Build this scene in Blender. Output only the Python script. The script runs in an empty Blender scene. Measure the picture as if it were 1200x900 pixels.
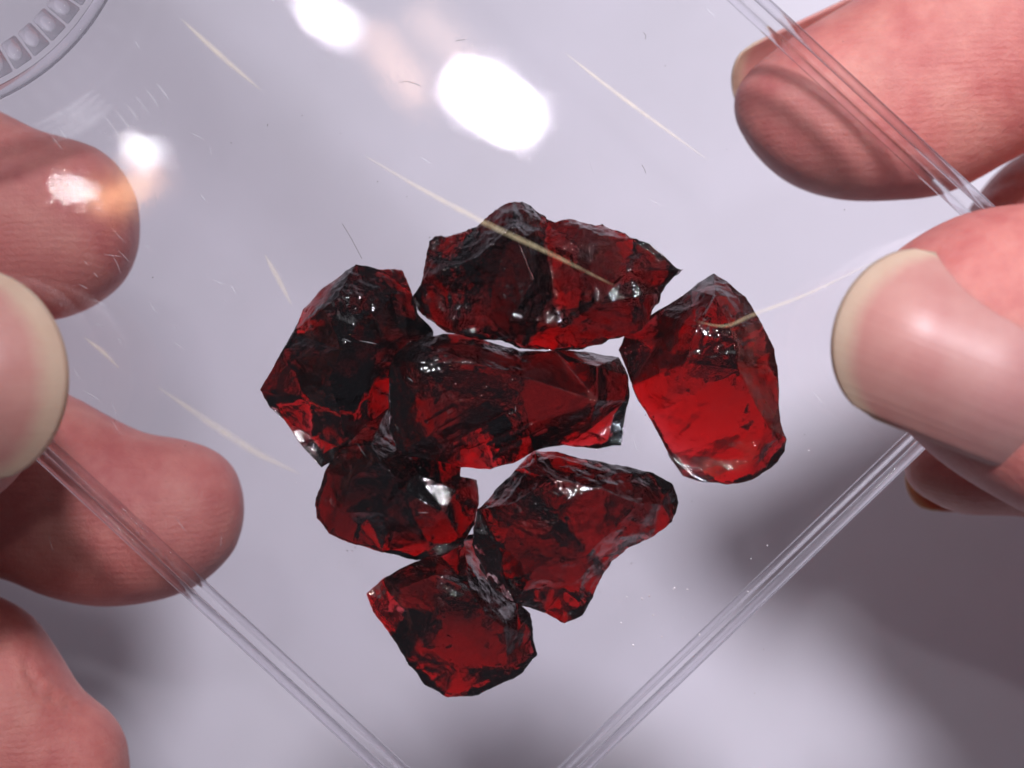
import bpy, bmesh, math, random
import numpy as np
from mathutils import Vector, noise as mnoise
from mathutils.geometry import delaunay_2d_cdt

random.seed(7)
S = 0.001                       # everything below is written in millimetres
PXMM = 14.0                     # photograph pixels per millimetre at the stones
ZREF, ZCAM = 4.0, 204.0
Z_LID, Z_LID_LOW, Z_FLOOR, Z_FLOOR_LOW, Z_TABLE = 9.0, 8.3, 0.0, -0.8, -100.0
scene = bpy.context.scene
COL = scene.collection

# ------------------------------------------------------------------ camera
cam_d = bpy.data.cameras.new('camera'); cam = bpy.data.objects.new('camera', cam_d); COL.objects.link(cam)
cam.location = (0, 0, ZCAM*S)
cam_d.sensor_width = 36; cam_d.lens = 36*(ZCAM-ZREF)/(1200/PXMM)
cam_d.clip_start = 0.005; cam_d.clip_end = 20
cam_d.dof.use_dof = True; cam_d.dof.focus_distance = (ZCAM-6.5)*S; cam_d.dof.aperture_fstop = 26
scene.camera = cam

# ------------------------------------------------------------------ light
w = bpy.data.worlds.new('World'); scene.world = w; w.use_nodes = True
bg = w.node_tree.nodes['Background']; bg.inputs[0].default_value = (0.86, 0.83, 1.0, 1); bg.inputs[1].default_value = 0.09

def P(px, py, z):
    """photograph pixel + height (mm) -> point in mm"""
    k = (ZCAM - z)/(ZCAM - ZREF)/PXMM
    return Vector(((px-600)*k, (450-py)*k, z))

def lamp(px, py, height, sx, sy, watt, colour, rot=0.0):
    """a lamp whose mirror image in the lid falls at this pixel"""
    q = P(px, py, Z_LID); f = 1 + height/(ZCAM-Z_LID)
    d = bpy.data.lights.new('lamp', 'AREA'); d.shape = 'RECTANGLE'; d.size = sx*S; d.size_y = sy*S
    d.energy = watt; d.color = colour
    o = bpy.data.objects.new('lamp', d); COL.objects.link(o)
    o.location = (q.x*f*S, q.y*f*S, (Z_LID+height)*S)
    o.rotation_euler = (0, 0, rot)
    return o
kd = bpy.data.lights.new('key_lamp', 'AREA'); kd.shape = 'DISK'; kd.size = 0.055; kd.energy = 0.405; kd.spread = math.radians(70); kd.color = (0.965, 0.945, 1.03)
ko = bpy.data.objects.new('key_lamp', kd); COL.objects.link(ko); ko.location = (0.01, 0.205, 0.35)
ko.rotation_euler = (Vector((0.125, -0.02, -0.05))-ko.location).to_track_quat('-Z', 'Y').to_euler()
wd = bpy.data.lights.new('sheen_panel', 'AREA'); wd.shape = 'SQUARE'; wd.size = 0.38; wd.energy = 0.42; wd.color = (0.93, 0.95, 1.0)  # soft panel added for grey sheen on the stones and softer shadows
wo = bpy.data.objects.new('sheen_panel', wd); COL.objects.link(wo); wo.location = (-0.04, 0.30, 0.46)
wo.rotation_euler = (Vector((0, 0, 0))-wo.location).to_track_quat('-Z', 'Y').to_euler()
for x, y, sx, sy in ((552, 102, 5.5, 4.0), (584, 116, 8.0, 6.0), (610, 133, 5.5, 3.2), (566, 86, 4.0, 2.2)):
    lamp(x, y, 480, sx, sy, 0.0014*sx*sy, (0.96, 0.95, 1.0), math.radians(-38))
lamp(372, 6, 560, 7, 1.4, 0.010, (0.96, 0.95, 1.0), math.radians(-48))
lamp(394, 28, 560, 5, 1.2, 0.006, (0.96, 0.95, 1.0), math.radians(-55))
lamp(160, 172, 420, 3.6, 0.6, 0.003, (1.0, 0.97, 1.0), math.radians(-52))  # this and the next: small lamps added only for glints in the lid
lamp(79, 219, 430, 1.4, 1.1, 0.0026, (1.0, 0.97, 1.0), math.radians(-30))
lamp(462, 72, 500, 27, 8, 0.0038, (1.0, 0.60, 0.42), math.radians(-52))  # from here on: weak warm lamps added only for orange glints in the lid
lamp(522, 40, 520, 27, 11, 0.0028, (1.0, 0.66, 0.5), math.radians(-48))
lamp(140, 222, 430, 18, 7, 0.004, (1.0, 0.5, 0.25), math.radians(28))

scene.view_settings.view_transform = 'Standard'; scene.view_settings.look = 'None'
scene.view_settings.exposure = 0.0; scene.view_settings.gamma = 1.0; scene.view_settings.use_curve_mapping = False
cy = scene.cycles
cy.use_denoising = True
cy.max_bounces = 18; cy.transmission_bounces = 16; cy.transparent_max_bounces = 24; cy.glossy_bounces = 10; cy.diffuse_bounces = 5
cy.sample_clamp_indirect = 4.0; cy.sample_clamp_direct = 0.0; cy.blur_glossy = 0.3
cy.caustics_reflective = True; cy.caustics_refractive = True

# ------------------------------------------------------------------ helpers
def link(name, me, mat, parent=None):
    o = bpy.data.objects.new(name, me); COL.objects.link(o)
    if mat is not None and not me.materials: me.materials.append(mat)
    if parent is not None: o.parent = parent
    return o
def tag(o, label=None, cat=None, group=None, kind=None):
    if label: o['label'] = label
    if cat: o['category'] = cat
    if group: o['group'] = group
    if kind: o['kind'] = kind
    return o
def mesh(name, verts, faces, smooth=True):
    me = bpy.data.meshes.new(name)
    me.from_pydata([(v[0]*S, v[1]*S, v[2]*S) for v in verts], [], faces)
    me.update()
    if smooth: me.polygons.foreach_set('use_smooth', [True]*len(me.polygons))
    return me
def fix_normals(me):
    bm = bmesh.new(); bm.from_mesh(me); bmesh.ops.recalc_face_normals(bm, faces=bm.faces); bm.to_mesh(me); bm.free()

class NT:
    def __init__(s, name):
        s.m = bpy.data.materials.new(name); s.m.use_nodes = True; s.t = s.m.node_tree; s.t.nodes.clear()
        s.out = s.n('ShaderNodeOutputMaterial')
    def n(s, kind, **kw):
        x = s.t.nodes.new(kind)
        for k, v in kw.items(): setattr(x, k, v)
        return x
    def l(s, a, b): s.t.links.new(a, b)
    def mm(s, scale=1.0):
        """object coordinates in millimetres"""
        tc = s.n('ShaderNodeTexCoord'); v = s.n('ShaderNodeVectorMath', operation='SCALE'); v.inputs['Scale'].default_value = 1000.0*scale
        s.l(tc.outputs['Object'], v.inputs[0]); return v.outputs[0]
    def noise(s, vec, scale, detail=3, rough=0.55, dist=0):
        x = s.n('ShaderNodeTexNoise'); x.inputs['Scale'].default_value = scale; x.inputs['Detail'].default_value = detail
        x.inputs['Roughness'].default_value = rough; x.inputs['Distortion'].default_value = dist
        s.l(vec, x.inputs['Vector']); return x.outputs['Fac']
    def ramp(s, fac, stops):
        x = s.n('ShaderNodeValToRGB'); r = x.color_ramp
        while len(r.elements) < len(stops): r.elements.new(0.5)
        for e, (p, c) in zip(r.elements, stops): e.position = p; e.color = (c[0], c[1], c[2], 1) if isinstance(c, tuple) else (c, c, c, 1)
        s.l(fac, x.inputs[0]); return x.outputs[0]
    def mix(s, fac, a, b, mode='MIX'):
        x = s.n('ShaderNodeMix', data_type='RGBA', blend_type=mode)
        for v, i in ((fac, 0), (a, 6), (b, 7)):
            if hasattr(v, 'links') or isinstance(v, bpy.types.NodeSocket): s.l(v, x.inputs[i])
            elif isinstance(v, tuple): x.inputs[i].default_value = (*v, 1)
            else: x.inputs[i].default_value = v
        return x.outputs[2]
    def bump(s, h, strength, dist_mm, prev=None):
        x = s.n('ShaderNodeBump'); x.inputs['Strength'].default_value = strength; x.inputs['Distance'].default_value = dist_mm*S
        s.l(h, x.inputs['Height'])
        if prev is not None: s.l(prev, x.inputs['Normal'])
        return x.outputs[0]
    def math(s, op, a, b=0.0):
        x = s.n('ShaderNodeMath', operation=op)
        for i, v in enumerate((a, b)):
            if isinstance(v, bpy.types.NodeSocket): s.l(v, x.inputs[i])
            else: x.inputs[i].default_value = v
        return x.outputs[0]

# ------------------------------------------------------------------ materials
def mat_table():
    k = NT('white_paper'); b = k.n('ShaderNodeBsdfPrincipled'); v = k.mm()
    c = k.ramp(k.noise(v, 0.06, 4), [(0.3, (0.76, 0.74, 0.80)), (0.7, (0.81, 0.785, 0.86))])
    k.l(c, b.inputs['Base Color']); b.inputs['Roughness'].default_value = 0.7
    k.l(k.bump(k.noise(v, 1.5, 4), 0.3, 0.15), b.inputs['Normal'])
    k.l(b.outputs[0], k.out.inputs[0]); return k.m

def mat_thin(n_=1.42):
    """clear polystyrene sheet: straight transmission and Fresnel reflection"""
    k = NT('clear_plastic_sheet'); v = k.mm()
    g = k.n('ShaderNodeNewGeometry'); f = k.n('ShaderNodeFresnel')
    ior = k.math('ADD', n_, k.math('MULTIPLY', g.outputs['Backfacing'], 1/n_-n_)); k.l(ior, f.inputs['IOR'])
    gl = k.n('ShaderNodeBsdfGlossy'); k.l(k.ramp(k.noise(v, 0.9, 5, 0.65), [(0.45, 0.001), (0.8, 0.03)]), gl.inputs['Roughness'])
    hz = k.n('ShaderNodeBsdfGlossy'); hz.inputs['Roughness'].default_value = 0.055
    nb = k.bump(k.noise(v, 0.09, 2), 0.05, 0.6); nb = k.bump(k.noise(v, 0.55, 6, 0.7), 0.05, 0.05, nb)
    nb = k.bump(k.noise(v, 2.2, 4, 0.7), 0.02, 0.03, nb)
    k.l(nb, gl.inputs['Normal'])
    gm = k.n('ShaderNodeMixShader'); gm.inputs[0].default_value = 0.014; k.l(gl.outputs[0], gm.inputs[1]); k.l(hz.outputs[0], gm.inputs[2])
    tr = k.n('ShaderNodeBsdfTransparent'); tr.inputs[0].default_value = (0.995, 0.993, 0.997, 1)
    mx = k.n('ShaderNodeMixShader'); k.l(f.outputs[0], mx.inputs[0]); k.l(tr.outputs[0], mx.inputs[1]); k.l(gm.outputs[0], mx.inputs[2])
    k.l(mx.outputs[0], k.out.inputs[0]); return k.m

def mat_thick(name='clear_moulded_plastic', thin=0.47):
    """moulded plastic: partly bends the light, partly lets it straight through like a thin wall"""
    k = NT(name); g = k.n('ShaderNodeBsdfGlass'); v = k.mm()
    g.inputs['Color'].default_value = (0.97, 0.965, 0.98, 1); g.inputs['IOR'].default_value = 1.5; g.inputs['Roughness'].default_value = 0.03
    k.l(k.bump(k.noise(v, 0.6, 3), 0.12, 0.2), g.inputs['Normal'])
    tr = k.n('ShaderNodeBsdfTransparent'); tr.inputs[0].default_value = (0.97, 0.965, 0.98, 1)
    mx = k.n('ShaderNodeMixShader'); mx.inputs[0].default_value = thin; k.l(g.outputs[0], mx.inputs[1]); k.l(tr.outputs[0], mx.inputs[2])
    k.l(mx.outputs[0], k.out.inputs[0]); return k.m

def mat_garnet(name, dens, bump, micro):
    k = NT(name); v = k.mm()
    g = k.n('ShaderNodeBsdfGlass'); g.inputs['IOR'].default_value = 1.74; g.inputs['Color'].default_value = (1, 0.97, 0.97, 1)
    fine = k.noise(v, 1.1, 5, 0.6, 0.4)
    rg = k.ramp(k.noise(v, 0.35, 4, 0.6), [(0.55, 0.0), (0.85, 0.05)]); k.l(rg, g.inputs['Roughness'])
    k.l(k.bump(k.noise(v, 4.5, 3, 0.6), micro, 0.05, k.bump(fine, bump, 0.5)), g.inputs['Normal'])
    ab = k.n('ShaderNodeVolumeAbsorption'); ab.inputs['Color'].default_value = (0.915, 0.0, 0.05, 1); ab.inputs['Density'].default_value = dens*1.7
    k.l(g.outputs[0], k.out.inputs[0]); k.l(ab.outputs[0], k.out.inputs['Volume']); return k.m

def mat_skin():
    k = NT('skin'); b = k.n('ShaderNodeBsdfPrincipled'); v = k.mm()
    big = k.noise(v, 0.12, 3, 0.5, 0.3); mid = k.noise(v, 0.6, 4, 0.6)
    c = k.ramp(big, [(0.30, (0.46, 0.115, 0.11)), (0.5, (0.54, 0.18, 0.16)), (0.72, (0.62, 0.28, 0.23))])
    c = k.mix(0.35, c, k.ramp(mid, [(0.3, (0.42, 0.11, 0.10)), (0.7, (0.64, 0.28, 0.23))]))
    k.l(c, b.inputs['Base Color'])
    b.inputs['Roughness'].default_value = 0.46; b.inputs['IOR'].default_value = 1.4
    b.inputs['Subsurface Weight'].default_value = 0.55; b.inputs['Subsurface Radius'].default_value = (1.0, 0.35, 0.22); b.inputs['Subsurface Scale'].default_value = 0.0016
    wv = k.n('ShaderNodeTexWave'); wv.wave_type = 'RINGS'; wv.inputs['Scale'].default_value = 0.55; wv.inputs['Distortion'].default_value = 9.0
    wv.inputs['Detail'].default_value = 1.0; wv.inputs['Detail Scale'].default_value = 0.12; k.l(v, wv.inputs['Vector'])
    n1 = k.bump(wv.outputs['Fac'], 0.14, 0.10)
    vo = k.n('ShaderNodeTexVoronoi'); vo.feature = 'DISTANCE_TO_EDGE'; vo.inputs['Scale'].default_value = 1.3; k.l(v, vo.inputs['Vector'])
    n2 = k.bump(k.ramp(vo.outputs['Distance'], [(0.0, 0.0), (0.15, 1.0)]), 0.18, 0.06, n1)
    n3 = k.bump(k.noise(v, 2.6, 6, 0.7), 0.6, 0.2, n2)
    k.l(n3, b.inputs['Normal']); k.l(b.outputs[0], k.out.inputs[0]); return k.m

def mat_nail():
    k = NT('nail'); b = k.n('ShaderNodeBsdfPrincipled'); uv = k.n('ShaderNodeUVMap'); sp = k.n('ShaderNodeSeparateXYZ'); k.l(uv.outputs[0], sp.inputs[0])
    v = k.mm()
    e = k.math('ADD', sp.outputs['X'], k.math('MULTIPLY', k.math('SUBTRACT', k.noise(v, 0.5, 3), 0.5), 0.05))
    c = k.ramp(e, [(0.0, (0.56, 0.42, 0.30)), (0.075, (0.57, 0.42, 0.30)), (0.18, (0.50, 0.225, 0.195)), (0.5, (0.48, 0.205, 0.185)), (1.0, (0.46, 0.21, 0.20))])
    c = k.mix(0.25, c, k.ramp(k.noise(v, 0.3, 3), [(0.3, (0.44, 0.18, 0.17)), (0.7, (0.66, 0.40, 0.34))]))
    k.l(c, b.inputs['Base Color']); b.inputs['Roughness'].default_value = 0.44
    b.inputs['Subsurface Weight'].default_value = 0.4; b.inputs['Subsurface Radius'].default_value = (1.0, 0.5, 0.35); b.inputs['Subsurface Scale'].default_value = 0.0012
    cb = k.n('ShaderNodeCombineXYZ'); k.l(k.math('MULTIPLY', sp.outputs['Y'], 26.0), cb.inputs[0]); k.l(k.math('MULTIPLY', sp.outputs['X'], 0.6), cb.inputs[1])
    n = k.bump(k.noise(cb.outputs[0], 1.0, 3), 0.35, 0.10); n = k.bump(k.noise(v, 3.0, 4), 0.2, 0.04, n)
    k.l(n, b.inputs['Normal']); k.l(b.outputs[0], k.out.inputs[0]); return k.m

def mat_scratch_glare(name, colour, strength):
    """scratched plastic and painted reflections: mostly clear, scattering a little light"""
    k = NT(name); d = k.n('ShaderNodeBsdfDiffuse'); d.inputs[0].default_value = (*colour, 1)
    tl = k.n('ShaderNodeBsdfGlossy'); tl.inputs[0].default_value = (*colour, 1); tl.inputs['Roughness'].default_value = 0.45
    a = k.n('ShaderNodeMixShader'); a.inputs[0].default_value = 0.35; k.l(d.outputs[0], a.inputs[1]); k.l(tl.outputs[0], a.inputs[2])
    tr = k.n('ShaderNodeBsdfTransparent'); mx = k.n('ShaderNodeMixShader')
    uv = k.n('ShaderNodeUVMap'); sp = k.n('ShaderNodeSeparateXYZ'); k.l(uv.outputs[0], sp.inputs[0])
    soft = k.math('SUBTRACT', 1.0, k.math('ABSOLUTE', k.math('SUBTRACT', k.math('MULTIPLY', sp.outputs['Y'], 2.0), 1.0)))
    ends = k.math('MULTIPLY', k.math('MULTIPLY', sp.outputs['X'], k.math('SUBTRACT', 1.0, sp.outputs['X'])), 4.0)
    soft = k.math('MULTIPLY', soft, k.ramp(k.noise(k.mm(), 1.3, 5, 0.7), [(0.3, 0.35), (0.6, 1.0)]))
    f = k.math('MULTIPLY', k.math('MULTIPLY', soft, k.math('POWER', ends, 0.5)), strength)
    k.l(f, mx.inputs[0]); k.l(tr.outputs[0], mx.inputs[1]); k.l(a.outputs[0], mx.inputs[2]); k.l(mx.outputs[0], k.out.inputs[0]); return k.m

def mat_plain(name, c, rough=0.6):
    k = NT(name); b = k.n('ShaderNodeBsdfPrincipled'); v = k.mm()
    k.l(k.ramp(k.noise(v, 2.0, 2), [(0.3, tuple(x*0.8 for x in c)), (0.7, c)]), b.inputs['Base Color']); b.inputs['Roughness'].default_value = rough
    k.l(b.outputs[0], k.out.inputs[0]); return k.m

M_TABLE, M_THIN, M_THICK, M_SKIN, M_NAIL = mat_table(), mat_thin(), mat_thick(), mat_skin(), mat_nail()
M_WALL = mat_thin(1.2); M_WALL.name = 'clear_wall_plastic'
M_RIB = mat_thick('clear_rib_plastic', 0.62)

# ------------------------------------------------------------------ table
T = 900
tb = link('table_surface', mesh('table_surface', [(-T, -T, Z_TABLE), (T, -T, Z_TABLE), (T, T, Z_TABLE), (-T, T, Z_TABLE)], [(0, 1, 2, 3)]), M_TABLE)
tag(tb, 'plain white table top far below the held plastic box', None, kind='structure')

# ------------------------------------------------------------------ box
def V2(p): return np.array([p.x, p.y])
c_bot, c_rig = V2(P(568, 1007, 4)), V2(P(1258, 345, 4))
long_side = np.array([-1216, 1119])/PXMM*1.33
c_top = c_rig + long_side; c_lef = c_bot + long_side
CORN = [c_bot, c_rig, c_top, c_lef]                       # anticlockwise seen from above
def rounded(inset, rad, n=10):
    """the box outline moved inwards, corners rounded"""
    pts = []
    for i in range(4):
        p, a, b = CORN[i], CORN[i-1], CORN[(i+1) % 4]
        u = (a-p)/np.linalg.norm(a-p); v = (b-p)/np.linalg.norm(b-p)
        ang = math.acos(float(u@v)); bis = (u+v)/np.linalg.norm(u+v)
        p2 = p + bis*inset/math.sin(ang/2)
        c = p2 + bis*rad/math.sin(ang/2)
        t0 = math.atan2(*( (p2+u*rad/math.tan(ang/2))-c )[::-1]); t1 = math.atan2(*( (p2+v*rad/math.tan(ang/2))-c )[::-1])
        while t1 < t0: t1 += 2*math.pi
        for k in range(n+1):
            t = t0+(t1-t0)*k/n; pts.append(c+rad*np.array([math.cos(t), math.sin(t)]))
    return pts
box = bpy.data.objects.new('plastic_box', None); COL.objects.link(box); box.empty_display_size = 0.01
tag(box, 'shallow clear plastic box held level by two hands with garnets inside', 'box')
def ring_loft(profile):
    """profile: closed list of (inset, z); a wall all round the box"""
    loops = [rounded(i*0.78, max(0.6, 4.2-i)) for i, z in profile]; n = len(loops[0]); m = len(profile)
    vs = [(p[0], p[1], profile[j][1]) for j in range(m) for p in loops[j]]
    fs = [(j*n+k, j*n+(k+1) % n, ((j+1) % m)*n+(k+1) % n, ((j+1) % m)*n+k) for j in range(m) for k in range(n)]
    me = mesh('wall', vs, fs); fix_normals(me); return me
lo, hi = Z_FLOOR_LOW, Z_LID
def wall_part(name, profile, mat):
    me = ring_loft(profile); me.name = name; return link(name, me, mat, box)
wall = wall_part('wall', [(0.06, lo+0.75), (0.0, 3.2), (-0.1, 3.5), (-0.04, hi-0.95), (0.94, hi-0.95), (1.0, 4.2), (0.92, 3.9), (0.94, lo+0.75)], M_WALL)
def lip_profile(z0, z1, i0, i1):
    r = (z1-z0)/2; zc = (z0+z1)/2; ic = (i0+i1)/2; ri = (i1-i0)/2
    return [(ic-ri*math.copysign(abs(math.cos(t))**0.75, math.cos(t)), zc+r*math.copysign(abs(math.sin(t))**0.75, math.sin(t))) for t in [2*math.pi*k/20 for k in range(20)]]
wall_part('lip', lip_profile(hi-0.92, hi+0.05, -0.16, 1.04), M_THICK)
wall_part('lip', lip_profile(lo-0.02, lo+0.73, -0.06, 0.92), M_RIB)
def slab(name, inset, z0, z1):
    lp = rounded(inset, 3.2); n = len(lp)
    vs = [(p[0], p[1], z0) for p in lp]+[(p[0], p[1], z1) for p in lp]
    fs = [tuple(range(n-1, -1, -1)), tuple(range(n, 2*n))]+[(k, (k+1) % n, n+(k+1) % n, n+k) for k in range(n)]
    return link(name, mesh(name, vs, fs, False), M_THIN, box)
lid = slab('lid_panel', 0.83, Z_LID_LOW, Z_LID-0.02)
flo = slab('floor_panel', 0.72, Z_FLOOR_LOW+0.02, Z_FLOOR)

# moulded round ring with ribs, in the lid at the upper left
RC = P(-112, -132, Z_LID); R_OUT = 19.0
def lathe(name, prof, n=120):
    m = len(prof); vs = [(RC.x+r*math.cos(2*math.pi*k/n), RC.y+r*math.sin(2*math.pi*k/n), z) for r, z in prof for k in range(n)]
    fs = [(j*n+k, j*n+(k+1) % n, ((j+1) % m)*n+(k+1) % n, ((j+1) % m)*n+k) for j in range(m) for k in range(n)]
    me = mesh(name, vs, fs); fix_normals(me); return me
ring = link('ribbed_ring', lathe('ribbed_ring', [(R_OUT, Z_LID+0.02), (R_OUT+0.02, Z_LID+0.25), (R_OUT-0.25, Z_LID+0.42), (R_OUT-0.9, Z_LID+0.4), (R_OUT-1.05, Z_LID+0.25), (R_OUT-1.05, Z_LID+0.02)]), M_THICK, box)
def rib_mesh():
    bm = bmesh.new(); bmesh.ops.create_cube(bm, size=1.0)
    for v in bm.verts: v.co = Vector((v.co.x*2.4, v.co.y*(1.7 if v.co.x > 0 else 1.4), v.co.z*0.30))
    bmesh.ops.bevel(bm, geom=bm.edges[:], offset=0.09, segments=2, affect='EDGES')
    for v in bm.verts: v.co *= S
    me = bpy.data.meshes.new('rib'); bm.to_mesh(me); bm.free()
    me.polygons.foreach_set('use_smooth', [True]*len(me.polygons)); me.materials.append(M_RIB); return me
rib0 = rib_mesh(); NR = 58
for i in range(NR):
    a = 2*math.pi*i/NR; o = bpy.data.objects.new('rib', rib0); COL.objects.link(o); o.parent = ring
    rr = R_OUT-2.75; o.location = ((RC.x+rr*math.cos(a))*S, (RC.y+rr*math.sin(a))*S, (Z_LID+0.18)*S); o.rotation_euler.z = a

# ------------------------------------------------------------------ garnets
def cell_noise(p, scale, seed):
    """chips: a random tilted plane in each Voronoi cell, 0 at borders on average"""
    out = np.zeros(len(p)); q = p*scale + seed*17.3
    base = np.floor(q).astype(int); best = np.full(len(p), 1e9)
    for dx in (-1, 0, 1):
        for dy in (-1, 0, 1):
            for dz in (-1, 0, 1):
                c = base+np.array([dx, dy, dz])
                h = np.sin(c@np.array([[127.1, 269.5, 419.2], [311.7, 183.3, 371.9], [74.7, 246.1, 168.2]]))*43758.5453; h = h-np.floor(h)
                d = q-(c+h); dd = (d**2).sum(1)
                g = np.sin(c@np.array([[11.7, 93.1, 57.3], [71.9, 33.3, 21.7], [45.1, 19.9, 88.7]]))
                val = (d*g).sum(1)+0.35*g[:, 0]
                m = dd < best; best[m] = dd[m]; out[m] = val[m]
    return out

def scoop(p, scale, seed):
    """flake scars: shallow bowls meeting in sharp ridges"""
    q = p*scale*np.array([1.0, 1.15, 0.8])+seed*17.3; base = np.floor(q).astype(int); best = np.full(len(p), 1e9)
    for dx in (-1, 0, 1):
        for dy in (-1, 0, 1):
            for dz in (-1, 0, 1):
                c = base+np.array([dx, dy, dz])
                h = np.sin(c@np.array([[127.1, 269.5, 419.2], [311.7, 183.3, 371.9], [74.7, 246.1, 168.2]]))*43758.5453; h = h-np.floor(h)
                best = np.minimum(best, ((q-(c+h))**2).sum(1))
    return np.minimum(best, 1.2)-0.4

def garnet(outline, inner, seed, chip, edge_z=2.6, rough_zone=None, dens=900, bump=0.22, micro=0.4, relief=1.9, fine=1.0, flat=9999, low_inset=0.9, grooves=()):
    rnd = random.Random(seed)
    ez = [(p[2] if len(p) > 2 else edge_z) for p in outline]
    ol = [P(p[0], p[1], z) for p, z in zip(outline, ez)]; n = len(ol)
    c = sum(ol, Vector())/n
    grow = []
    for i in range(n):                                  # make up for what the flaking takes off the rim
        t = (ol[(i+1) % n]-ol[i-1]).xy; nn = Vector((t.y, -t.x)).normalized()
        grow.append(nn)
    area = sum(ol[i-1].x*ol[i].y-ol[i].x*ol[i-1].y for i in range(n)); sg = 1 if area > 0 else -1
    for i in range(n): ol[i] = ol[i]+Vector((grow[i].x, grow[i].y, 0))*0.3*sg
    inner = [(x, y, min(7.7, max(2.6, 5.0+(h-5.4)*relief))) for x, y, h in inner]
    ol2 = [(v.x, v.y) for v in ol]
    top_in = [(P(x, y, h).x, P(x, y, h).y, h) for x, y, h in inner]
    def tri(out_xy, ins):
        pts = [Vector(p) for p in out_xy]+[Vector((p[0], p[1])) for p in ins]
        r = delaunay_2d_cdt(pts, [(i, (i+1) % n) for i in range(n)], [], 1, 1e-6)
        return r
    bm = bmesh.new()
    def layer(out_xyz, ins, flip):
        r = tri([(p[0], p[1]) for p in out_xyz], ins)
        vs = []; zs = [p[2] for p in out_xyz]+[p[2] for p in ins]
        vmap = {}
        for k, co in enumerate(r[0]):
            src = r[3][k]
            z = zs[src[0]] if src else edge_z
            vs.append(bm.verts.new((co.x, co.y, z)))
            for s_ in src: vmap[s_] = vs[-1]
        for f in r[2]:
            try: bm.faces.new([vs[i] for i in (reversed(f) if flip else f)])
            except ValueError: pass
        return [vmap.get(i) for i in range(n)]
    zt = [ez[i]+rnd.uniform(-0.6, 0.8) for i in range(n)]
    up = layer([(ol[i].x, ol[i].y, zt[i]) for i in range(n)], top_in, False)
    low = []
    for i in range(n):
        k = low_inset+rnd.uniform(-0.05, 0.05)-0.11*max(0, ez[i]-edge_z); low.append((c.x+(ol[i].x-c.x)*k, c.y+(ol[i].y-c.y)*k, min(zt[i]-0.4, rnd.uniform(0.3, 0.8 if ol[i].y < P(600, flat, 3).y else 2.0))))
    bot_in = []
    flat_y = P(600, flat, 3).y                        # below this the underside is a smooth cleavage
    for x, y, h in rnd.sample(top_in, min(len(top_in), 8)):
        bot_in.append((c.x+(x-c.x)*0.8+rnd.uniform(-.8, .8), c.y+(y-c.y)*0.8+rnd.uniform(-.8, .8), 0.05 if y < flat_y else rnd.choice((0.0, 0.0, 0.6, 1.8, 3.0))))
    dn = layer(low, bot_in, True)
    for i in range(n):
        a, b, d, e = up[i], up[(i+1) % n], dn[(i+1) % n], dn[i]
        if None in (a, b, d, e): continue
        try: bm.faces.new((a, e, d)); bm.faces.new((a, d, b))
        except ValueError: pass
    bmesh.ops.triangulate(bm, faces=bm.faces[:])
    bmesh.ops.recalc_face_normals(bm, faces=bm.faces[:])
    for _ in range(7):
        long = [e for e in bm.edges if e.calc_length() > 0.17]
        if not long: break
        bmesh.ops.subdivide_edges(bm, edges=long, cuts=1, use_grid_fill=False)
        bmesh.ops.triangulate(bm, faces=[f for f in bm.faces if len(f.verts) > 3])
    bmesh.ops.smooth_vert(bm, verts=bm.verts[:], factor=0.25, use_axis_x=True, use_axis_y=True, use_axis_z=True)
    bm.normal_update()
    co = np.array([v.co[:] for v in bm.verts]); no = np.array([v.normal[:] for v in bm.verts])
    amp = np.full(len(co), chip)
    for zx, zy, zr, za in (rough_zone or []):
        q = P(zx, zy, 5); d = np.hypot(co[:, 0]-q.x, co[:, 1]-q.y); amp += za*np.clip(1-d/(zr/PXMM), 0, 1)
    amp *= np.where(co[:, 2] < 1.0, 0.35, 1.0)
    d = scoop(co, 0.26, seed)*0.62*np.maximum(amp, 0.5) + scoop(co, 0.62, seed+3)*0.36*amp + scoop(co, 1.3, seed+5)*0.18*amp*fine + scoop(co, 2.6, seed+8)*0.10*amp*fine
    fb = np.array([mnoise.fractal(Vector(p)*0.7+Vector((seed*3.1, 0, 0)), 0.9, 2.1, 3) for p in co])
    rip = np.array([math.sin(9*mnoise.noise(Vector(p)*0.28+Vector((0, seed*2.7, 0)))+4.5*mnoise.noise(Vector(p)*0.1)) for p in co])
    d += fb*0.05*amp+rip*0.05*amp
    for gx0, gy0, gx1, gy1 in grooves:
        a, b = P(gx0, gy0, 6).xy, P(gx1, gy1, 6).xy; ab = np.array(b-a); q = co[:, :2]-np.array(a); t = np.clip((q@ab)/(ab@ab), 0, 1)
        dist = np.hypot(*(q-t[:, None]*ab).T); d -= np.where(co[:, 2] > 3.5, 0.20*np.exp(-(dist/0.13)**2), 0)
    co += no*d[:, None]
    co[:, 2] = np.clip(co[:, 2], 0.03, 7.9)
    for v, p in zip(bm.verts, co): v.co = p
    bmesh.ops.smooth_vert(bm, verts=bm.verts[:], factor=0.15, use_axis_x=True, use_axis_y=True, use_axis_z=True)
    base = Vector((c.x, c.y, 0))
    for v in bm.verts: v.co = (v.co-base)*S
    me = bpy.data.meshes.new('garnet'); bm.to_mesh(me); bm.free()
    me.polygons.foreach_set('use_smooth', [True]*len(me.polygons))
    o = link('garnet', me, mat_garnet('garnet', dens, bump, micro)); o.location = base*S
    return o
G = 'rough garnets lying in the clear box'
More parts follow.
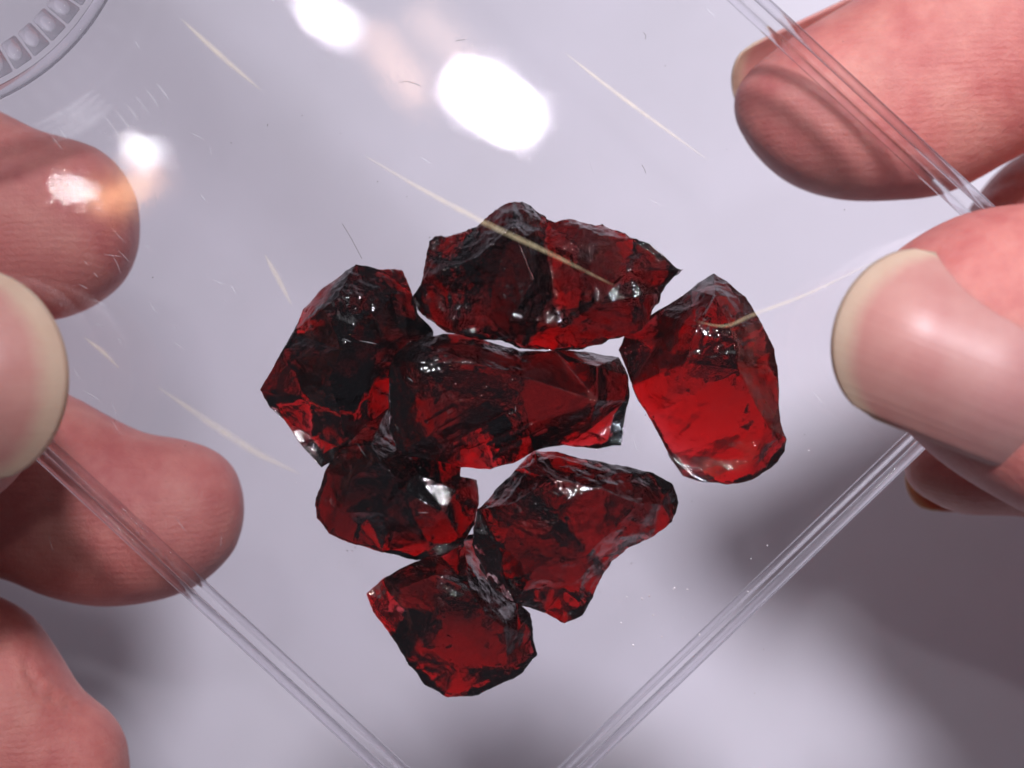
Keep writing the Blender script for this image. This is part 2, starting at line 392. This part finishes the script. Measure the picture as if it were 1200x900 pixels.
stones = [
 ('large wide garnet at the top of the cluster with a glittering chipped surface',
  [(482,352),(497,330),(503,300),(513,281),(545,272),(568,262),(580,246),(603,238),(622,243),(638,260),(652,262),(672,258),(690,265),(705,263),(745,281),(799,318),(775,340),(752,385),(700,402),(660,412),(610,406),(570,396),(530,388),(500,372)],
  [(560,300,6.8),(600,265,7.3),(640,285,4.7),(625,328,7.3),(690,300,6.9),(735,318,5.0),(700,358,6.6),(600,370,6.2),(540,345,4.6),(515,320,5.6),(660,385,4.6),(757,345,5.8),(692,274,6.0),(652,350,4.9),(578,335,5.0)],
  dict(chip=0.85, dens=4600, bump=0.35, micro=0.5, fine=1.25, relief=1.0)),
 ('dark blocky garnet at the left of the cluster with a pale ridge down its face',
  [(310,458),(330,420),(345,390),(358,365),(388,335),(418,312),(440,318),(468,320),(480,345),(488,370),(505,390,1.6),(505,405,1.1),(490,430,1.0),(472,470,1.0),(430,495),(405,525),(377,545),(360,525),(335,490),(318,475)],
  [(395,345,6.2),(425,345,5.8),(420,378,6.5),(400,410,6.4),(385,445,6.2),(355,475,4.6),(345,420,5.0),(378,362,6.0),(445,380,5.6),(455,400,5.4),(400,490,5.0),(375,515,3.8),(430,455,5.2)],
  dict(chip=0.4, dens=4000, rough_zone=[(440,350,60,0.5)])),
 ('oblong garnet in the middle of the cluster with pale parallel grooves over bright red',
  [(457,470,4.8),(462,420,4.8),(480,402,4.4),(520,394),(555,398),(590,409),(610,415),(650,414),(690,416),(725,420),(732,440),(733,470),(725,520),(700,523),(660,518),(625,525),(600,540),(575,547),(540,543),(500,535,3.8),(470,530,4.4),(458,505,4.8)],
  [(490,425,6.4),(515,410,6.2),(560,425,6.8),(570,470,6.6),(510,505,6.0),(550,525,5.0),(610,440,6.4),(700,430,6.2),(700,470,6.0),(690,505,4.6),(620,500,5.6),(480,490,5.4),(475,450,5.6)],
  dict(chip=0.4, dens=1950, rough_zone=[(500,430,60,0.4)], grooves=[(512,505,560,478),(530,522,600,482),(550,530,625,495),(585,530,640,505),(500,495,530,478)])),
 ('garnet standing apart at the right with a pointed top and clear bright red lower half',
  [(727,410),(735,395),(770,368),(810,342),(838,324),(850,332),(870,350),(890,380),(903,410),(910,450),(908,475),(912,495),(920,515),(918,528),(905,545),(880,560),(850,565),(825,562),(802,555),(785,530),(765,490),(745,450)],
  [(838,346,7.4),(802,426,6.8),(866,434,6.8),(772,398,4.4),(900,500,5.0),(884,425,5.4),(816,384,7.0),(858,385,7.3),(880,540,4.2)],
  dict(chip=0.3, relief=1.0, flat=415, dens=1150, rough_zone=[(840,390,45,0.6),(890,530,40,0.5)])),
 ('small black and red garnet at the lower left tucked under the oblong middle one',
  [(375,605),(374,585),(385,555),(398,530),(425,505),(455,482,1.6),(475,500,1.0),(490,515,1.0),(515,530,1.0),(538,542,1.4),(537,560),(555,565),(557,590),(553,615),(540,635),(510,650),(488,654),(450,645),(410,633),(388,623)],
  [(435,520,6.0),(445,540,6.6),(465,560,6.4),(470,575,5.8),(410,560,5.6),(400,600,4.8),(420,615,4.4),(500,635,4.2),(520,600,5.4),(535,575,5.2),(490,555,5.2),(450,600,5.6)],
  dict(chip=0.4, dens=4200, rough_zone=[(455,545,40,0.5)])),
 ('notched red garnet below the middle one with a blunt lobe pointing right',
  [(557,620,4.0),(562,598,3.4),(580,580),(605,552),(628,530),(650,532),(690,542),(730,550),(765,557),(785,568),(792,590),(787,610),(765,625),(735,640),(715,655),(702,675),(690,700),(680,718),(662,726),(640,715),(605,703,3.6),(582,690,4.4),(565,660,4.6),(557,640,4.4)],
  [(630,545,6.2),(600,590,6.0),(585,640,5.6),(590,680,4.8),(645,560,6.6),(700,570,6.6),(750,590,6.2),(775,590,5.2),(720,620,6),(690,650,5.8),(655,700,4.6),(640,630,6.4),(625,670,6),(680,690,4.8),(670,590,6.7)],
  dict(chip=0.5, dens=2200)),
 ('lowest garnet of the cluster with a smooth oval dark face and coral red lower edge',
  [(433,697),(450,682),(480,665),(515,652),(545,630,1.6),(556,628,1.2),(575,655,1.0),(595,690,1.0),(605,706,1.4),(618,720),(622,745),(628,768),(610,785),(580,800),(550,812),(523,814),(500,800),(480,775),(460,740),(440,715)],
  [(470,690,5.0),(510,672,5.8),(550,690,6.0),(590,735,5.6),(595,770,4.8),(540,790,4.4),(490,750,5.0),(515,720,5.8),(570,720,6),(560,760,5.2),(606,740,4.6),(455,705,4.4)],
  dict(chip=0.5, dens=2200)),
]
def mat_inclusion():
    k = NT('inclusion'); v = k.mm(); d = k.n('ShaderNodeBsdfDiffuse'); d.inputs[0].default_value = (0.012, 0.006, 0.006, 1)
    gl = k.n('ShaderNodeBsdfGlossy'); gl.inputs[0].default_value = (0.8, 0.5, 0.5, 1); gl.inputs['Roughness'].default_value = 0.12
    tr = k.n('ShaderNodeBsdfTransparent'); a = k.n('ShaderNodeMixShader'); b = k.n('ShaderNodeMixShader')
    k.l(k.ramp(k.noise(v, 0.8, 5, 0.65, 0.8), [(0.53, 0.0), (0.60, 0.95)]), a.inputs[0]); k.l(tr.outputs[0], a.inputs[1]); k.l(d.outputs[0], a.inputs[2])
    k.l(k.ramp(k.noise(v, 1.1, 4, 0.6, 1.5), [(0.55, 0.0), (0.63, 0.35)]), b.inputs[0]); k.l(a.outputs[0], b.inputs[1]); k.l(gl.outputs[0], b.inputs[2])
    k.l(b.outputs[0], k.out.inputs[0]); return k.m
M_INC = mat_inclusion()
def inclusion(root, r, radius, tilt):
    """a curved crack inside a stone"""
    R_, N_ = 7, 20; vs = [(0, 0, 0)]; fs = []; ph = r.uniform(0, 6.28)
    for i in range(1, R_+1):
        for k in range(N_):
            t = 2*math.pi*k/N_; rad = radius*i/R_*(1+0.25*math.sin(2*t+ph)+0.12*math.sin(5*t+2*ph))
            x, y = rad*math.cos(t), rad*math.sin(t); vs.append((x, y, 0.05*x*x+0.18*math.sin(1.4*x+ph)*math.cos(1.1*y)))
    for k in range(N_): fs.append((0, 1+k, 1+(k+1) % N_))
    for i in range(R_-1):
        for k in range(N_): fs.append((1+i*N_+k, 1+(i+1)*N_+k, 1+(i+1)*N_+(k+1) % N_, 1+i*N_+(k+1) % N_))
    o = link('inclusion', mesh('inclusion', vs, fs), M_INC, root)
    o.rotation_euler = (r.uniform(-tilt, tilt), r.uniform(-tilt, tilt), r.uniform(0, 6)); return o
for i, (lab, ol, inn, kw) in enumerate(stones):
    g_ = tag(garnet(ol, inn, i+1, **kw), lab, 'garnet', G)
    r = random.Random(40+i); mid = [p for p in inn]; base = g_.location/S
    for p in r.sample(mid, 5):
        q = P(p[0], p[1], 3.2); qq = Vector((q.x, q.y, 0))-Vector((base.x, base.y, 0))
        f = inclusion(g_, r, r.uniform(0.8, 1.7), 0.5); f.location = Vector((qq.x*0.68, qq.y*0.68, r.uniform(2.3, 3.6)))*S

# ------------------------------------------------------------------ hands
def catmull(a, b, c, d, t):
    return 0.5*((2*b)+(-a+c)*t+(2*a-5*b+4*c-d)*t*t+(-a+3*b-3*c+d)*t**3)
def finger(rings, sub=6, n=32, power=2.2):
    """rings: (ax, ay, bx, by, z, half thickness): the two sides in photograph pixels"""
    R = []
    for ax, ay, bx, by, z, th in rings:
        a, b = P(ax, ay, z), P(bx, by, z); R.append(np.array([*a, *b, th]))
    R = [2*R[0]-R[1]]+R+[2*R[-1]-R[-2]]; out = []
    for i in range(1, len(R)-2):
        for k in range(sub): out.append(catmull(R[i-1], R[i], R[i+1], R[i+2], k/sub))
    out.append(R[-2])
    vs, fs = [], []
    for r in out:
        a, b, th = r[:3], r[3:6], abs(r[6]); c = (a+b)/2; h = (b-a)/2
        for k in range(n):
            t = 2*math.pi*k/n; ct, st = math.cos(t), math.sin(t)
            ex = math.copysign(abs(ct)**(2/power), ct); ez = math.copysign(abs(st)**(2/power), st)
            vs.append(c+h*ex+np.array([0, 0, th*ez]))
    m = len(out)
    for j in range(m-1):
        for k in range(n): fs.append((j*n+k, j*n+(k+1) % n, (j+1)*n+(k+1) % n, (j+1)*n+k))
    fs.append(tuple(range(n))); fs.append(tuple(range((m-1)*n, m*n)))
    return vs, fs
def hand(parts, label, creases=()):
    vs, fs = [], []
    for p in parts:
        v, f = finger(p); o = len(vs); vs += v; fs += [tuple(i+o for i in x) for x in f]
    me = mesh('hand', vs, fs); fix_normals(me)
    ob = link('hand', me, M_SKIN)
    r = ob.modifiers.new('r', 'REMESH'); r.mode = 'VOXEL'; r.voxel_size = 0.5*S; r.use_smooth_shade = True
    s_ = ob.modifiers.new('s', 'SMOOTH'); s_.iterations = 10; s_.factor = 0.5
    dg = bpy.context.evaluated_depsgraph_get()
    nm = bpy.data.meshes.new_from_object(ob.evaluated_get(dg)); ob.modifiers.clear(); ob.data = nm
    n = len(nm.vertices); co = np.empty(n*3); nm.vertices.foreach_get('co', co); co = co.reshape(-1, 3)/S
    no = np.empty(n*3); nm.vertices.foreach_get('normal', no); no = no.reshape(-1, 3)
    for path, wd, depth in creases:                       # skin folds
        for (x0, y0), (x1, y1) in zip(path[:-1], path[1:]):
            kk = (ZCAM-co[:, 2])/(ZCAM-ZREF)/PXMM; px = 600+co[:, 0]/kk; py = 450-co[:, 1]/kk
            t = np.clip(((px-x0)*(x1-x0)+(py-y0)*(y1-y0))/((x1-x0)**2+(y1-y0)**2), 0, 1)
            dd = np.hypot(px-x0-t*(x1-x0), py-y0-t*(y1-y0)); m = (no[:, 2] > 0.0)&(co[:, 2] < 8)
            co -= no*(depth*0.6*np.exp(-(dd/wd)**2)*m)[:, None]
    # fingers pressed flat against the box
    e = [np.array(p) for p in CORN]; inside = np.full(n, True)
    for i in range(4):
        a, b = e[i], e[(i+1) % 4]; inside &= ((b[0]-a[0])*(co[:, 1]-a[1])-(b[1]-a[1])*(co[:, 0]-a[0])) > -0.6*np.linalg.norm(b-a)
    lowm = inside & (co[:, 2] < 4); co[lowm, 2] = np.minimum(co[lowm, 2], Z_FLOOR_LOW-0.06)
    him = inside & (co[:, 2] >= 4); co[him, 2] = np.maximum(co[him, 2], Z_LID+0.06)
    nm.vertices.foreach_set('co', (co*S).ravel()); nm.update()
    nm.polygons.foreach_set('use_smooth', [True]*len(nm.polygons))
    if not nm.materials: nm.materials.append(M_SKIN)
    return tag(ob, label, 'hand', 'hands holding the box')

def nail(parent, tip, axis, half_w, length, z_top, cross, tipdrop, slope=0.0, front=0.85, thick=0.18):
    """a curved nail plate; px units in the picture plane, axis points from tip to root"""
    ax = np.array(axis, float); ax /= np.linalg.norm(ax); pe = np.array([-ax[1], ax[0]])
    NU, NV = 40, 32; vs, uvs, fs = [], [], []
    for i in range(NU+1):
        for j in range(NV+1):
            v = -1+2*j/NV; u = (i/NU)
            s0 = front*half_w*(1-(1-abs(v)**2.0)**(1/2.1))           # rounded free edge
            s1 = length-0.35*half_w*(1-(1-abs(v)**2.5)**(1/2.5))
            s = s0+(s1-s0)*u
            px = tip[0]+ax[0]*s+pe[0]*v*half_w; py = tip[1]+ax[1]*s+pe[1]*v*half_w
            z = z_top-cross*abs(v)**2.0-tipdrop*max(0, 1-s/(1.1*half_w))**2-slope*s/PXMM
            z -= 1.5*max(0, (s-0.72*length)/(0.28*length))**2
            q = P(px, py, z)
            vs.append(q); uvs.append(((s-s0)/(2.0*half_w), j/NV))
    W = NV+1
    for i in range(NU):
        for j in range(NV): fs.append((i*W+j, i*W+j+1, (i+1)*W+j+1, (i+1)*W+j))
    me = mesh('fingernail', vs, fs)
    if sum(p.normal.z for p in me.polygons)*(1 if z_top > -5 else -1) < 0: me.flip_normals()
    uvl = me.uv_layers.new(name='UVMap')
    for lp in me.loops: uvl.data[lp.index].uv = uvs[lp.vertex_index]
    o = link('fingernail', me, M_NAIL, parent)
    sm = o.modifiers.new('t', 'SOLIDIFY'); sm.thickness = thick*S; sm.offset = 0
    return o

LEFT = [
 [(-760,80,-760,360,-2,8.5),(-480,70,-490,350,-6,8.5),(-230,75,-240,350,-9,8.3),(-60,105,-60,378,-9,8),(0,130,0,382,-9,7.8),(45,152,60,376,-8.8,7.6),(85,163,95,366,-8.6,7.3),(115,174,122,350,-8.3,6.6),(140,196,142,332,-8,5.4),(155,222,155,308,-7.8,3.8),(161,245,161,285,-7.6,1.8)],
 [(-760,330,-760,600,-4,8.5),(-460,370,-470,640,-8,8.5),(-200,395,-215,660,-10,8.3),(-60,420,-80,668,-10,8.2),(20,440,0,677,-10,8.1),(80,462,60,700,-9.4,8.0),(130,489,120,711,-9,7.8),(170,507,180,705,-8.6,7.2),(212,514,225,690,-8.3,6.4),(250,527,255,668,-8,5.2),(274,549,276,642,-7.7,3.4),(285,580,285,612,-7.5,1.6)],
 [(-760,580,-760,830,-6,8.5),(-460,600,-500,900,-10,8.5),(-200,640,-260,985,-10,8.5),(-60,680,-120,1010,-8,8.5),(0,700,-60,1010,-6,8.3),(38,725,-20,1015,-5,8),(66,765,20,1022,-5,7.6),(92,806,60,1030,-5,7),(126,834,100,1022,-5,6),(144,862,128,992,-5,4.4),(151,900,147,950,-5,2)],
 [(-760,180,-760,520,14,10),(-480,260,-480,610,18,9.5),(-250,290,-260,635,20,9),(-120,298,-130,622,19.5,8.5),(-50,305,-50,605,19,8),(0,322,0,578,18.5,7.4),(30,342,28,546,18,6.4),(53,368,50,510,17.6,5),(67,400,66,478,17.3,3.2),(74,425,73,452,17,1.4)],
 [(-520,170,-540,640,2,5),(-640,60,-660,820,0,12.5),(-800,60,-800,860,0,17),(-1100,60,-1100,900,-2,19),(-1450,150,-1450,840,-4,18),(-1750,230,-1750,740,-4,18)],
]
RIGHT = [
 [(2050,-330,2100,60,-2,9),(1750,-330,1830,0,-6,9),(1480,-230,1570,30,-9,8.8),(1330,-165,1420,80,-9,8.6),(1180,-90,1290,135,-9,8.4),(1080,-45,1200,180,-9,8.2),(1000,0,1115,225,-9,8),(945,32,1050,235,-9,7.6),(905,60,985,234,-8.7,6.8),(878,83,930,217,-8.4,5.4),(864,103,890,185,-8.1,3.6),(859,122,866,150,-7.9,1.6)],
 [(2050,400,2050,700,-6,8.5),(1700,400,1720,660,-10,8.2),(1400,425,1420,645,-10,7.6),(1250,462,1270,625,-9.5,7),(1180,478,1200,606,-9,6.6),(1120,488,1130,603,-8.5,6),(1085,503,1095,590,-8,4.6),(1068,523,1072,575,-7.6,3),(1060,540,1062,560,-7.4,1.4)],
 [(2050,100,2050,600,-10,10),(1700,120,1650,700,-18,9),(1480,150,1400,680,-21,8.5),(1330,150,1270,600,-22,8),(1230,165,1180,520,-21.5,7.4),(1170,200,1120,450,-21,6.4),(1125,262,1085,410,-20.5,4.8),(1085,312,1062,380,-20,3),(1055,340,1050,358,-20,1.2)],
 [(2060,260,1990,880,3,12),(1700,330,1600,820,15,10.5),(1420,268,1370,672,19,9.4),(1270,240,1235,618,19.5,8.8),(1200,238,1170,585,19.2,8.4),(1140,247,1118,553,18.9,8),(1095,265,1080,522,18.6,7.4),(1052,293,1050,490,18.2,6.2),(1020,325,1020,462,17.8,4.6),(1000,357,1000,437,17.5,2.8),(990,385,990,408,17.2,1.2)],
 [(1700,-60,1700,560,0,5),(1850,-280,1850,840,0,13),(2080,-300,2040,1000,-2,18),(2400,-160,2300,1150,-2,20),(2700,150,2560,1150,-4,19),(3000,350,2860,1150,-4,18)],
]
lh = hand(LEFT, 'left hand gripping the box edge with thumb above and fingers beneath', [([(30,772),(34,790),(44,806),(60,818),(80,828),(98,834)], 4.5, 0.34), ([(40,785),(54,801),(72,813),(90,821)], 6, -0.16)])
rh = hand(RIGHT, 'right hand pinching the box corner with a broad pale thumbnail on top', [([(1150,243),(1172,236),(1215,238)], 5, 0.3), ([(1158,222),(1180,212),(1220,206)], 4, 0.25)])
nail(rh, (983, 362), (0.93, 0.37), 104, 268, 27.2, 4.1, 3.6, slope=-0.09)
nail(lh, (80, 432), (-1.0, 0.08), 126, 300, 27.4, 5.0, 3.8, front=0.9)

nail(rh, (864, 122), (0.90, -0.43), 56, 190, -12.2, -3.0, -1.5)
nail(rh, (1061, 556), (1.0, 0.06), 40, 150, -12.0, -2.2, -1.2)

# ------------------------------------------------------------------ painted lid reflections, scratches, dust, crumbs
def strip(path, width_px, z, n=24):
    """thin raised strip along a curve of pixels"""
    pts = [np.array(p, float) for p in path]
    pts = [2*pts[0]-pts[1]]+pts+[2*pts[-1]-pts[-2]]; line = []
    for i in range(1, len(pts)-2):
        for k in range(n): line.append(catmull(pts[i-1], pts[i], pts[i+1], pts[i+2], k/n))
    line.append(pts[-2]); m = len(line); vs, fs, uv = [], [], []
    for i, p in enumerate(line):
        d = line[min(i+1, m-1)]-line[max(i-1, 0)]; d /= np.linalg.norm(d)+1e-9; q = np.array([-d[1], d[0]])
        for j in (-1, 0, 1):
            r = p+q*j*width_px/2*(0.35+0.65*math.sin(math.pi*(i+0.5)/m)); vs.append(P(r[0], r[1], z+(0.02 if j == 0 else 0))); uv.append((i/(m-1), (j+1)/2))
    for i in range(m-1):
        for j in (0, 1): fs.append((i*3+j, i*3+j+1, i*3+j+4, i*3+j+3))
    return vs, fs, uv
def strip_obj(name, strips, mat, parent=None, kind=None):
    vs, fs, uv = [], [], []
    for v, f, u in strips:
        o = len(vs); vs += v; fs += [tuple(i+o for i in x) for x in f]; uv += u
    me = mesh(name, vs, fs); l = me.uv_layers.new(name='UVMap')
    for lp in me.loops: l.data[lp.index].uv = uv[lp.vertex_index]
    o = link(name, me, mat, parent)
    if kind: o['kind'] = kind
    return o
M_WARM, M_FINE = mat_scratch_glare('glare_warm', (1.0, 0.83, 0.50), 0.25), mat_scratch_glare('scuff_fine', (0.95, 0.94, 0.97), 0.2)
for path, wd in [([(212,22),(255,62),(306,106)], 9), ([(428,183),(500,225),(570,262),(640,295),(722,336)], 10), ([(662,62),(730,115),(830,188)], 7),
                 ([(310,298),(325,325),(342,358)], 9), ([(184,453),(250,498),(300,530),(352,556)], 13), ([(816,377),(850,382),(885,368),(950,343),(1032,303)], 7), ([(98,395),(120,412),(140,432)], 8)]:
    strip_obj('glare_streak', [strip(path, wd, Z_LID+0.03)], M_WARM, box)  # streaks of reflected light, painted as warm strips on the lid
rs = random.Random(5); fine = []; rib_glare = []
for _ in range(55):
    near = rs.random() < 0.55
    x = rs.gauss(150, 90) if near else rs.uniform(0, 1000); y = rs.gauss(300, 110) if near else rs.uniform(0, 640)
    a = rs.gauss(0.75, 0.35); L = rs.uniform(5, 26)
    fine.append(strip([(x, y), (x+L*math.cos(a)/2+rs.uniform(-1, 1), y+L*math.sin(a)/2), (x+L*math.cos(a), y+L*math.sin(a))], rs.uniform(1.2, 2.2), Z_LID+0.025, 4))
for d in (0, 9, 19, 30):                            # reflections of the ribs, painted on the lid as pale arcs
    rib_glare.append(strip([(40+d*0.7, 148+d*0.6), (80+d*0.7, 128+d*0.6), (112+d*0.7, 104+d*0.6)], 12+d*0.3, Z_LID+0.026, 8))
for k in range(6):
    x, y = 122+k*12, 150-k*8; rib_glare.append(strip([(x, y-14), (x+9, y-3), (x+17, y+9)], 4.0, Z_LID+0.026, 4))
strip_obj('glare_arcs', rib_glare, mat_scratch_glare('glare_faint', (0.95, 0.94, 0.97), 0.13), box, 'stuff')
strip_obj('fine_scratches', fine, M_FINE, box, 'stuff')
def bits(name, spots, mat, label):
    bm = bmesh.new(); r = random.Random(len(spots))
    for x, y, z, rad in spots:
        q = bmesh.ops.create_icosphere(bm, subdivisions=1, radius=1.0)['verts']; c = P(x, y, z)
        for v in q: v.co = Vector((v.co.x*rad*r.uniform(.6, 1.4), v.co.y*rad*r.uniform(.6, 1.4), v.co.z*rad*0.6))*S+c*S
    me = bpy.data.meshes.new(name); bm.to_mesh(me); bm.free(); o = link(name, me, mat); tag(o, label, None, None, 'stuff'); return o
r_ = random.Random(3)
cr = [(r_.gauss(770, 60), r_.gauss(715, 25), 0.08, r_.uniform(.05, .11)) for _ in range(26)]+[(r_.uniform(330, 960), r_.uniform(230, 820), 0.08, r_.uniform(.03, .08)) for _ in range(60)]+[(r_.gauss(410, 14), r_.gauss(655, 10), 0.08, .06) for _ in range(8)]
bits('garnet_crumbs', cr, mat_plain('crumb', (0.75, 0.68, 0.7), 0.3), 'tiny pale crumbs scattered on the box floor round the garnets')
du = [(r_.uniform(100, 1050), r_.uniform(10, 640), Z_LID+0.04, r_.uniform(.025, .055)) for _ in range(38)]
bits('dust_specks', du, mat_plain('dust', (0.10, 0.08, 0.08), 0.8), 'tiny dark dust specks on top of the clear lid')
hairs = [[(468,97),(476,95),(484,97),(493,101)], [(754,38),(757,42),(756,46)], [(752,193),(755,198),(757,203)], [(401,262),(412,280),(424,303)], [(314,145),(313,148)], [(534,48),(545,46)]]
def hair_obj():
    bm = bmesh.new()
    for h in hairs:
        pts = [P(x, y, Z_LID+0.08) for x, y in h]; prev = None
        for i, p in enumerate(pts):
            d = (pts[min(i+1, len(pts)-1)]-pts[max(i-1, 0)]).normalized(); s_ = d.cross(Vector((0, 0, 1)))
            cur = [bm.verts.new((p+(s_*math.cos(t)+Vector((0, 0, 1))*math.sin(t))*0.017)*S) for t in (0, 1.57, 3.14, 4.71)]
            if prev:
                for k in range(4): bm.faces.new((prev[k], prev[(k+1) % 4], cur[(k+1) % 4], cur[k]))
            prev = cur
    me = bpy.data.meshes.new('lint'); bm.to_mesh(me); bm.free(); return me
tag(link('lint', hair_obj(), mat_plain('lint', (0.12, 0.09, 0.09), 0.7)), 'few short dark fibres of lint on top of the clear lid', None, None, 'stuff')
